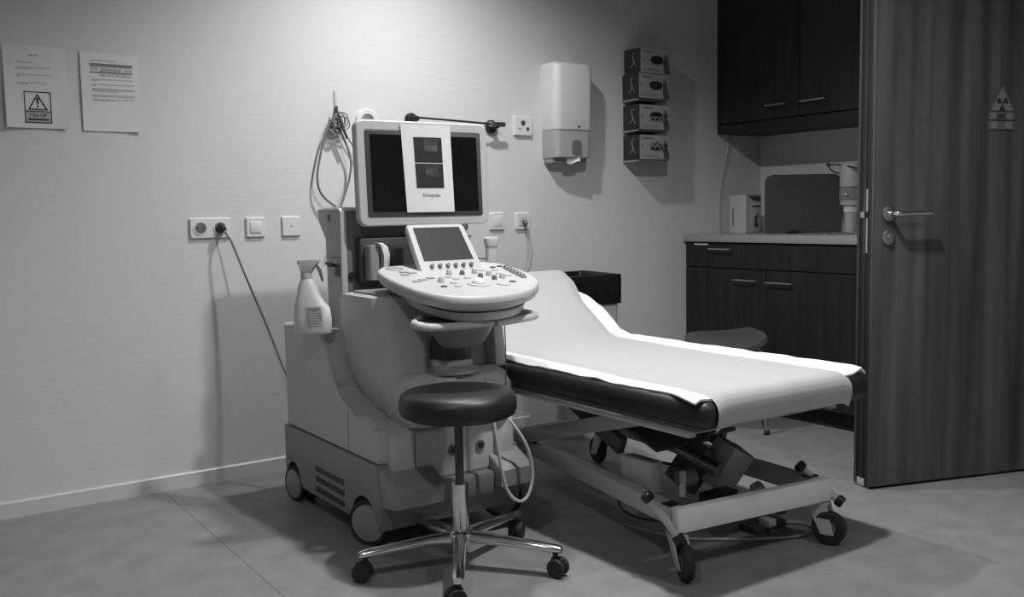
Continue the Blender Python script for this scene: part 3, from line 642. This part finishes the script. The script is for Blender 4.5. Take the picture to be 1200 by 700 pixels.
b = new(); lathe(b, [(.036, 0), (.036, .003), (.030, .005), (.024, .004)], (0, 0, 0), n=28); o = proto('trackball_ring', b, M_LGREY, 1.571, 2.475)
b = new(); lathe(b, [(.023, .002), (.022, .009), (.016, .016), (.008, .020), (.001, .021)], (0, 0, 0), n=24); tb = fin('trackball', b, M_WHITE, con); tb.location = o.location; tb.rotation_euler = o.rotation_euler
b = new(); lathe(b, [(.022, 0), (.022, .003), (.016, .004)], (0, 0, 0), n=22); row('round_key', b, M_LGREY, [(1.650, 2.455)])
b = new(); tube(b, [onc(1.803, 2.672, .002), onc(1.772, 2.515, .002)], .009, smooth=False, n=10); t.p('slider_bank', b, M_MGREY, con)
for k in range(6):
    p_ = onc(1.800-.005*k, 2.66-.026*k, .009); b = new(); cyl(b, p_+Vector((-.008, 0, 0)), p_+Vector((.008, 0, 0)), .004, n=8); t.p('slider', b, M_DGREY, con)
b = new(); lathe(b, [(.03, 0), (.03, .002), (.024, .001), (.022, -.002)], (0, 0, 0), n=24); proto('cup_recess', b, M_MGREY, 1.425, 2.755)
# touch panel on the console
def tp(u, v, d=0):   # u across (-1..1), v up (0..1)
    hw_ = .121-.010*v; base = Vector((1.612+u*hw_-.004*v, 2.700+.105*v, .846+.148*v)); n_ = Vector((0, -.148, .105)).normalized(); return base+n_*d
def tpr(s, dv0, dv1, r, d): # rounded rectangle ring in panel space
    return [tuple(tp(x, y_, d)) for x, y_ in rrect(0, (dv0+dv1)/2, s, (dv1-dv0)/2, r)]
pan = t.p('touch_panel', rings(new(), [tpr(.97, -.10, 1.0, .10, -.022), tpr(1.0, -.12, 1.02, .11, -.014), tpr(1.0, -.12, 1.02, .11, -.002), tpr(.97, -.10, 1.0, .10, .003)]), M_OFFW)
t.p('touch_screen', rings(new(), [[tuple(tp(x, y_, d)) for x, y_ in ((-.80, .20), (.80, .20), (.80, .93), (-.80, .93))] for d in (.0, .0045)]), M_SCREEN2, pan, smooth=False)
for k in range(6):
    c = tp(-.62+.25*k, .075, .002); n_ = Vector((0, -.148, .105)).normalized(); b = new(); cyl(b, c, c+n_*.011, .008, .0065, n=14); t.p('panel_knob', b, M_DGREY, pan)
# monitor
MX0, MX1, MZ0, MZ1, MY = 1.378, 1.895, .993, 1.350, 2.900
tl = R(-2.2)
def mo(x, z, d):  # tilt back about the bottom
    return (x, MY-d*math.cos(tl)+(z-MZ0)*math.sin(-tl)*1.0, z)
def mr(i, r, d): return [mo(x, z, d) for x, z in rrect((MX0+MX1)/2, (MZ0+MZ1)/2, (MX1-MX0)/2-i, (MZ1-MZ0)/2-i, r, 7)]
mon = t.p('monitor', rings(new(), [mr(.04, .02, -.050), mr(.012, .028, -.040), mr(0, .03, -.030), mr(0, .03, -.005), mr(.004, .028, .0)]), M_OFFW)
t.p('monitor_bezel', rings(new(), [mr(.031, .008, -.002), mr(.031, .008, .003), mr(.033, .007, .004)]), M_CHAR, mon)
t.p('monitor_screen', rings(new(), [mr(.048, .002, 0), mr(.048, .002, .0052)]), M_SCREEN, mon)
b = new(); cyl(b, (1.63, 2.93, 1.12), (1.63, 3.02, 1.10), .05, .06); bx(b, 1.60, 1.66, 2.95, 3.05, 1.04, 1.14, .01); t.p('monitor_mount', b, M_DGREY)
# cables of the machine
b = new(); tube(b, [(1.585, 2.47, .52), (1.590, 2.44, .40), (1.598, 2.42, .28), (1.617, 2.41, .17), (1.655, 2.40, .125), (1.70, 2.41, .135), (1.725, 2.42, .20), (1.71, 2.43, .29), (1.675, 2.47, .37), (1.66, 2.54, .42)], .0055, n=10); t.p('looped_cable', b, M_CABLEL)
b = new(); tube(b, [(1.615, 2.402, .70), (1.618, 2.402, .60), (1.617, 2.405, .50), (1.61, 2.42, .45)], .0018, n=6); t.p('hanging_lead', b, M_CHAR)

# printed note taped on the monitor
t = T('printed_note', 'white printed sheet with two dark scan images hung on the monitor', 'paper', (1.64, 2.89, 1.03))
def nq(u, v, d=0):
    # leans: the top left sits further left than the bottom left, like the sheet in the picture
    x = 1.541+.196*u+.012*(1-v)*(1-.6*u); z = 1.038+.302*v-.004*(1-u)*0
    q = mo(x, z, .0085+d+.003*math.sin(3.1*u)); return q
def nsheet(u0, u1, v0, v1, d, k=6):
    b = new(); g = [[b.verts.new(nq(u0+(u1-u0)*i/k, v0+(v1-v0)*j/k, d)) for i in range(k+1)] for j in range(k+1)]
    for j in range(k):
        for i in range(k): b.faces.new((g[j][i], g[j][i+1], g[j+1][i+1], g[j+1][i]))
    return b
b = nsheet(0, 1, 0, 1, 0); solid(b, .0004); ns = t.p('sheet', b, M_PAPER)
m_scan = mat('scan_print', .014, .7, var=.6, vscale=30, detail=6)
for v0, v1 in ((.565, .855), (.275, .555)):
    o = t.p('scan_image', nsheet(.225, .80, v0, v1, .0012), m_scan, ns, smooth=False)
    t.p('scan_echo', nsheet(.43, .70, v0+.13, v1-.02, .0018), mat('scan_echo', .05, .7, var=.95, vscale=60, detail=8, vstretch=(.3, 1, 1.5)), ns, smooth=False)
b = new(); addbm(b, text_bm('Echografie', .0165), frame(nq(.52, .195, .0022), (1, 0, -.02), (0, .038, 1))); t.p('caption', b, M_INKG, ns, smooth=False)

# probe standing at the console's right rear corner
t = T('ultrasound_probe', 'pale hand-held probe standing at the right rear of the console', 'probe', (1.83, 2.79, .86))
def pr(z, hx_, hy_, dx=0): return [(1.826+dx+x, 2.79+y_, z) for x, y_ in rrect(0, 0, hx_, hy_, min(hx_, hy_)*.9)]
t.p('handle', rings(new(), [pr(.863, .020, .014), pr(.89, .021, .015), pr(.912, .020, .014)]), M_LGREY)
t.p('collar', rings(new(), [pr(.910, .022, .016), pr(.918, .022, .016)]), M_MGREY)
t.p('head', rings(new(), [pr(.916, .021, .015), pr(.93, .026, .017), pr(.942, .028, .017), pr(.948, .024, .014)]), M_OFFW)
b = new(); tube(b, [(1.815, 2.80, .87), (1.79, 2.83, .875), (1.765, 2.835, .90), (1.75, 2.85, .93)], .003, n=8); t.p('cable', b, M_CABLE)

# spray bottle hooked on the tower side
t = T('spray_bottle', 'white spray bottle with printed label hooked on the machine side', 'bottle', (1.215, 2.94, .644), R(-34.4), ws=False)
H = .244
def el(z, uc, hw_, hd, p=2.6, n=24):
    o = []
    for i in range(n):
        a = 2*math.pi*i/n; c, s = math.cos(a), math.sin(a)
        o.append((uc+hw_*math.copysign(abs(c)**(2/p), c), hd*math.copysign(abs(s)**(2/p), s), z))
    return o
t.p('body', rings(new(), [el(.000, .0, .058, .024), el(.006, .0, .062, .028), el(.05, .0, .062, .029), el(.085, -.001, .059, .029), el(.105, -.008, .049, .028), el(.125, -.011, .039, .026), el(.15, -.013, .033, .023, 2.3), el(.17, -.015, .026, .02, 2.1), el(.185, -.017, .017, .016, 2)]), M_WHITE, angle=60)
b = new(); lathe(b, [(.0175, .183), (.0185, .187), (.0175, .203)], (-.017, 0, 0)); t.p('collar', b, M_OFFW)
b = prism(new(), [(-.043, .245), (.028, .246), (.030, .236), (.012, .228), (.004, .203), (-.032, .203), (-.034, .226), (-.044, .232)], 'y', -.013, .013, bev=.004); hd = t.p('spray_head', b, M_OFFW)
b = prism(new(), [(.012, .230), (.022, .228), (.034, .21), (.040, .175), (.034, .172), (.026, .205)], 'y', -.006, .006, bev=.002); t.p('trigger', b, M_DGREY, hd)
b = new()
g = []
quadp = [(-.018, .022), (.040, .022), (.038, .075), (.032, .092), (-.018, .092)]
vs = [b.verts.new((x, -.0296 + (.004 if abs(x) > .037 else 0), z)) for x, z in quadp]; b.faces.new(vs); lb = t.p('label_print', b, mat('bottle_label', .5, .5), smooth=False)
b = new()
for z, u1 in ((.086, .03), (.078, .02), (.07, .036), (.062, .036), (.054, .034), (.046, .036), (.038, .030), (.030, .036)):
    quad(b, [(-.014, -.0302, z), (u1, -.0302, z), (u1, -.0302, z-.003), (-.014, -.0302, z-.003)])
t.p('label_text', b, M_INKG, lb, smooth=False)

# ------------------------------------------------------------------ examination couch
t = T('examination_couch', 'examination couch with black vinyl mattress and raised backrest', 'couch', (2.12, 2.4, 0))
MXL, MXR, MF, HY, HZ = 1.768, 2.478, 1.712, 2.84, .45
t.p('mattress', box(MXL, MXR, MF, HY, HZ, HZ+.08, bev=.034, seg=5), M_VINYL)
BA = R(31.5); bl = .495
bm_ = Matrix.Translation((0, HY, HZ)) @ Matrix.Rotation(BA, 4, 'X')
t.p('backrest', box(MXL, MXR, .01, bl, 0, .08, bev=.034, seg=5, mtx=bm_), M_VINYL)
t.p('backrest_panel', box(MXL+.04, MXR-.04, .02, bl-.03, -.012, .002, mtx=bm_), M_METALD)
t.p('mattress_board', box(MXL+.03, MXR-.03, MF+.06, HY-.01, HZ-.012, HZ+.004), M_METALD)
# top frame
for x in (1.812, 2.418): t.p('top_rail', box(x, x+.03, MF+.10, HY+.12, HZ-.038, HZ-.012, bev=.004), M_METALP)
for y_ in (1.84, 2.82): t.p('top_crossbar', box(1.84, 2.42, y_, y_+.03, HZ-.038, HZ-.012), M_METALP)
b = new(); cyl(b, (1.87, 2.80, .42), (1.87, 3.15, .62), .010); cyl(b, (2.40, 2.80, .42), (2.40, 3.15, .62), .010); t.p('backrest_strut', b, M_METALD)
# base frame (tapers toward the head)
A, B_, C_, D_ = Vector((1.845, 1.895, 0)), Vector((2.385, 1.840, 0)), Vector((2.030, 2.98, 0)), Vector((2.46, 2.95, 0))
def beam(a, b, w_, z0, z1, bev=.004):
    a, b = Vector(a), Vector(b); d = (b-a).normalized(); n_ = Vector((-d.y, d.x, 0))*w_/2
    o = new(); rings(o, [[p+n_+Vector((0, 0, z0)), p-n_+Vector((0, 0, z0)), p-n_+Vector((0, 0, z1)), p+n_+Vector((0, 0, z1))] for p in (a, b)])
    if bev: bmesh.ops.bevel(o, geom=o.edges[:], offset=bev, segments=2, profile=.5, affect='EDGES')
    return o
def slab(a, b, w_, h_, bev=.003):   # sloped flat bar, w_ across x, h_ thick
    a, b = Vector(a), Vector(b); d = (b-a).normalized(); s_ = Vector((1, 0, 0)); n_ = d.cross(s_).normalized()*h_/2; s_ = s_*w_/2
    o = new(); rings(o, [[p+s_+n_, p-s_+n_, p-s_-n_, p+s_-n_] for p in (a, b)])
    bmesh.ops.bevel(o, geom=o.edges[:], offset=bev, segments=2, profile=.5, affect='EDGES'); return o
t.p('base_rail', beam(A, C_, .042, .142, .198), M_METALP)
t.p('base_rail', beam(B_, D_, .042, .142, .198), M_METALP)
fd = (B_-A).normalized()
fb = t.p('foot_crossbar', beam(A-fd*.022-Vector((0, .022, 0)), B_+fd*.028-Vector((0, .022, 0)), .032, .130, .200), mat('pale_painted_metal', .80, .35))
t.p('head_crossbar', beam(C_, D_, .04, .142, .198), M_METALP)
for q in (A, B_): t.p('end_cap', box(q.x-.020, q.x+.022, q.y+.004, q.y+.04, .198, .2015, bev=.001), M_BLACK)
# lifting arms
t.p('lift_arm', slab((1.985, 2.90, .185), (1.885, 2.05, .425), .035, .050), M_METALP)
t.p('lift_arm', slab((2.40, 2.90, .185), (2.37, 2.05, .425), .035, .050), M_METALP)
t.p('lift_arm', slab((1.975, 2.27, .275), (1.985, 2.62, .42), .03, .055), M_METALD)
t.p('lift_arm', slab((2.36, 2.20, .25), (2.33, 2.62, .42), .03, .055), M_METALD)
t.p('lift_plate', slab((2.14, 2.16, .275), (2.14, 2.52, .40), .24, .012), M_METALD)
b = new(); cyl(b, (1.94, 2.50, .30), (2.40, 2.47, .30), .014); t.p('pivot_axle', b, M_STEEL)
b = new(); cyl(b, (2.15, 2.02, .22), (2.13, 2.60, .36), .022); t.p('actuator_tube', b, M_STEEL)
# motor housing (leaning box)
mm = Matrix.Translation((2.232, 2.075, .212)) @ Matrix.Rotation(R(30), 4, 'Y') @ Matrix.Rotation(R(16), 4, 'X')
mh = t.p('motor_housing', box(-.048, .048, -.048, .048, -.075, .070, bev=.005, mtx=mm), mat('motor_grey', .48, .45))
t.p('motor_lid', box(-.045, .045, -.044, .056, .070, .076, bev=.002, mtx=mm), M_DGREY, mh)
t.p('motor_button', box(-.006, .018, -.012, .012, .075, .079, mtx=mm), M_BLACK, mh)
mm2 = Matrix.Translation((2.165, 2.135, .215)) @ Matrix.Rotation(R(30), 4, 'Y') @ Matrix.Rotation(R(16), 4, 'X')
t.p('gear_housing', box(-.035, .03, -.045, .06, -.085, .065, bev=.005, mtx=mm2), M_METALD)
b = new(); cyl(b, (2.245, 1.965, .150), (2.275, 1.955, .165), .022, bev=.005); t.p('motor_cap', b, M_METALP)
b = new(); rings(b, [[(2.115+d, y_, .425), (2.145+d, y_, .425), (2.165+d*.4, y_, .335), (2.145+d*.4, y_, .335)] for d, y_ in ((0, 2.06), (0, 2.09))]); rings(b, [[(2.215, y_, .425), (2.245, y_, .425), (2.195, y_, .335), (2.175, y_, .335)] for y_ in (2.06, 2.09)]); bx(b, 2.14, 2.27, 2.06, 2.12, .322, .334); t.p('motor_bracket', b, M_BLACK)
t.p('control_box', box(1.935, 1.99, 2.10, 2.235, .165, .262, bev=.006), M_LGREY)
b = new(); bx(b, 2.06, 2.18, 1.965, 2.02, .12, .170, .006); t.p('cable_block', b, M_BLACK)
t.p('cable_guide', box(2.005, 2.02, 2.03, 2.045, .16, .24, bev=.002), M_WHITE)
b = new(); cyl(b, (2.03, 2.08, .20), (2.09, 2.06, .205), .026, bev=.005); t.p('coil_plug', b, M_MGREY)
b = new(); tube(b, [(1.99, 2.26, .20), (1.955, 2.24, .17), (1.98, 2.21, .215), (2.03, 2.17, .235), (2.10, 2.12, .22)], .005); tube(b, [(1.95, 2.24, .16), (1.945, 2.25, .09), (2.0, 2.2, .05), (2.1, 2.1, .06), (2.17, 2.05, .16)], .004); t.p('motor_cable', b, M_CHAR)
# casters with brake pedals
def caster(cx, cy, a, pin):
    ax = Vector((math.cos(a), math.sin(a), 0)); fwd = Vector((-math.sin(a), math.cos(a), 0)); r = .052
    w_ = Vector((cx, cy, r))
    b = new(); lathe(b, [(r*.55, -.014), (r*.92, -.014), (r, -.009), (r, .009), (r*.92, .014), (r*.55, .014)], w_, axis=ax, n=30); wh = t.p('caster_wheel', b, M_RUB)
    b = new(); lathe(b, [(r*.45, -.0155), (r*.45, .0155)], w_, axis=ax, n=24); t.p('wheel_hub', b, M_DGREY, wh)
    b = new()
    for s_ in (-1, 1):
        o = w_+ax*s_*.021
        pts = [o+fwd*-.02+Vector((0, 0, -.016)), o+fwd*.02+Vector((0, 0, -.016)), Vector((pin[0], pin[1], 0))+ax*s_*.021+fwd*.03+Vector((0, 0, .122)), Vector((pin[0], pin[1], 0))+ax*s_*.021-fwd*.03+Vector((0, 0, .122))]
        rings(b, [[p-ax*.0025 for p in pts], [p+ax*.0025 for p in pts]])
    P_ = Vector((pin[0], pin[1], 0)); bx(b, -.024, .024, -.03, .03, .116, .126, mtx=Matrix.Translation(P_) @ Matrix.Rotation(a, 4, 'Z'))
    cyl(b, P_+Vector((0, 0, .12)), P_+Vector((0, 0, .150)), .020); t.p('caster_fork', b, M_METALP, wh)
caster(1.832, 1.845, R(-28), (1.838, 1.885)); caster(2.388, 1.790, R(20), (2.392, 1.832))
caster(2.05, 2.99, R(10), (2.04, 2.96)); caster(2.45, 2.97, R(-10), (2.455, 2.94))
def pedal(a, m, c):
    b = new(); tube(b, [a, m, c], .0115, n=12); pd = t.p('brake_pedal', b, M_METALP)
    for q, d in ((a, Vector(a)-Vector(m)), (c, Vector(c)-Vector(m))):
        d = d.normalized(); b = new(); cyl(b, Vector(q)-d*.012, Vector(q)+d*.012, .018, bev=.004); t.p('pedal_cap', b, M_BLACK, pd)
pedal((1.765, 1.925, .232), (1.800, 1.885, .165), (1.822, 1.862, .118))
pedal((2.370, 1.885, .226), (2.408, 1.835, .165), (2.432, 1.785, .128))
b = new(); bx(b, 2.235, 2.265, 1.85, 1.875, .105, .175, .003); cyl(b, (2.25, 1.853, .165), (2.25, 1.843, .165), .012); t.p('bar_clamp', b, M_BLACK)

# foot switch on the floor under the couch
t = T('foot_switch', 'black foot switch with cable on the floor under the couch', 'pedal', (2.36, 2.02, 0))
t.p('base', box(2.27, 2.42, 1.975, 2.05, .001, .022, bev=.004), M_CHAR)
t.p('treadle', box(2.31, 2.345, 1.955, 2.0, .02, .045, bev=.004), M_LGREY)
b = new(); tube(b, [(2.41, 2.0, .012), (2.47, 1.95, .008), (2.45, 1.90, .008), (2.36, 1.88, .008), (2.25, 1.93, .008), (2.15, 2.0, .008), (2.05, 2.1, .008), (2.0, 2.3, .008)], .004, n=8); t.p('cable', b, M_CABLEL)

# ---- sheets on the couch (profile along the couch: s -> (y, z))
def couch_path(off, y_end, droop):
    P = []
    zt = HZ+.08+off
    if droop:
        rr = .034+off
        P += [(MF+.012-off, HZ-.006), (MF-off, HZ+.034)]
        P += [(MF+.034-rr*math.cos(R(a)), HZ+.08-.034+rr*math.sin(R(a))) for a in (10, 30, 50, 70, 90)]
    else: P += [(MF+.02, zt-.004), (MF+.05, zt)]
    y = MF+.10
    while y < HY-.06: P.append((y, zt)); y += .06
    nx_, nz_ = -math.sin(BA), math.cos(BA)
    for k in range(11):
        s_ = .055+(bl-.02-.055)*k/10; P.append((HY+math.cos(BA)*s_+nx_*(.08+off), HZ+math.sin(BA)*s_+nz_*(.08+off)))
    P.append((HY+math.cos(BA)*(bl+.003+off)+nx_*.05, HZ+math.sin(BA)*(bl+.003+off)+nz_*.05))
    P.append((HY+math.cos(BA)*(bl+.003+off)+nx_*.02, HZ+math.sin(BA)*(bl+.003+off)+nz_*.02))
    return P
def drape(path, xl, xr, nx_, puff, th):
    b = new(); g = []
    n_ = len(path)
    for j, (y_, z) in enumerate(path):
        row_ = []
        for i in range(nx_+1):
            u = i/nx_; x = xl(y_)+(xr(y_)-xl(y_))*u
            row_.append(b.verts.new((x, y_, z+puff(u, x, y_))))
        g.append(row_)
    for j in range(n_-1):
        for i in range(nx_): b.faces.new((g[j][i], g[j][i+1], g[j+1][i+1], g[j+1][i]))
    bmesh.ops.recalc_face_normals(b, faces=b.faces[:])
    solid(b, th)
    return b
def dens(P, k=3):
    o = []
    for a, c in zip(P[:-1], P[1:]):
        for s_ in range(k): o.append((a[0]+(c[0]-a[0])*s_/k, a[1]+(c[1]-a[1])*s_/k))
    return o+[P[-1]]
def edge(y, s): return .006*noise.noise((y*6, s, 0))+.004*noise.noise((y*20, s, 1))
def puff_w(u, x, y):
    k_ = max(0, min(1, (3.03-y)/.06)); e = max(0, 1-min(u, 1-u)/.09)*k_; far = .014*k_ if u > .5 else 0; return .004+e*(.006+far+.006*noise.noise((x*3, y*14, 2)))-max(0, 1-min(u, 1-u)/.02)*(.010+far)
tag(fin('towel_sheet', drape(dens(couch_path(.004, 0, False)), lambda y: 1.786+edge(y, 0)-.03*max(0, min(1, (1.86-y)/.12)), lambda y: 2.476+edge(y, 5)+.022*math.exp(-((y-2.97)/.09)**2)-.085*max(0, min(1, (y-3.06)/.08)), 36, puff_w, .006), M_CLOTH, angle=60),
    'white towelling sheet showing along both couch edges', 'sheet')
def puff_p(u, x, y): return .0125-.0145*max(0, 1-min(u, 1-u)/.05)+.0025*noise.noise((x*5, y*5, 7))+.0012*noise.noise((x*14, y*9, 3))+.003*math.exp(-((u-.52)/.03)**2)
tag(fin('couch_paper', drape(dens(couch_path(.008, 0, True)), lambda y: 1.815+.004*noise.noise((y*4, 0, 9))+.055*max(0, min(1, (y-1.80)/1.0)), lambda y: 2.372+.006*noise.noise((y*5, 3, 9))+.05*max(0, min(1, (y-2.4)/.5))+.045*max(0, min(1, (y-3.02)/.12)), 26, puff_p, .0008), M_COUCHP, angle=60),
    'grey paper strip drawn along the couch and over its foot end', 'couch paper')

# ------------------------------------------------------------------ round work stool
t = T('wheeled_stool', 'round black work stool with chrome five-arm base on castors', 'stool', (1.388, 2.312, 0), R(0), ws=False)
b = new(); lathe(b, [(.04, .452), (.152, .452), (.165, .459), (.170, .472), (.170, .497), (.165, .513), (.152, .522), (.11, .528), (.04, .531), (.004, .531)], (0, 0, 0), n=48); t.p('seat', b, M_VINYL, angle=60)
b = new(); lathe(b, [(.085, .440), (.085, .453)], (0, 0, 0), n=24); t.p('seat_plate', b, M_CHAR)
b = new(); cyl(b, (0, 0, .25), (0, 0, .445), .0125, n=18); t.p('gas_rod', b, M_CHAR)
b = new(); lathe(b, [(.024, .075), (.0255, .08), (.0255, .252), (.022, .256), (.012, .257)], (0, 0, 0), n=24); t.p('gas_sleeve', b, M_CHROME)
b = new(); lathe(b, [(.034, .070), (.040, .076), (.040, .108), (.030, .116), (.026, .117)], (0, 0, 0), n=24); t.p('hub', b, M_CHROME)
for k in range(5):
    a = R(165+72*k); d = Vector((math.cos(a), math.sin(a), 0)); s_ = Vector((-d.y, d.x, 0))
    b = new(); rs = []
    for r, z, hw_, hh in ((.02, .094, .022, .019), (.10, .092, .020, .017), (.20, .086, .018, .0145), (.288, .079, .017, .0125), (.302, .077, .013, .009)):
        c = d*r+Vector((0, 0, z)); rs.append([c+s_*hw_*math.cos(q)*1.0+Vector((0, 0, hh*math.sin(q))) for q in [2*math.pi*i/14 for i in range(14)]])
    rings(b, rs); arm = t.p('base_arm', b, M_CHROME)
    ca = a+R([60, 20, 75, 110, 40][k]); ax = Vector((math.cos(ca), math.sin(ca), 0)); c = d*.283+Vector((0, 0, .027))-Vector((-ax.y, ax.x, 0))*.008
    b = new()
    for q in (-1, 1): lathe(b, [(.006, -.008), (.025, -.009), (.0270, -.005), (.0270, .005), (.025, .009), (.006, .008)], c+ax*q*.013, axis=ax, n=22)
    bx(b, -.006, .006, -.02, .02, -.006, .026, .002, mtx=Matrix.Translation(c) @ Matrix.Rotation(ca, 4, 'Z')); cyl(b, d*.283+Vector((0, 0, .045)), d*.283+Vector((0, 0, .068)), .008, n=10)
    t.p('castor', b, M_RUB, arm)
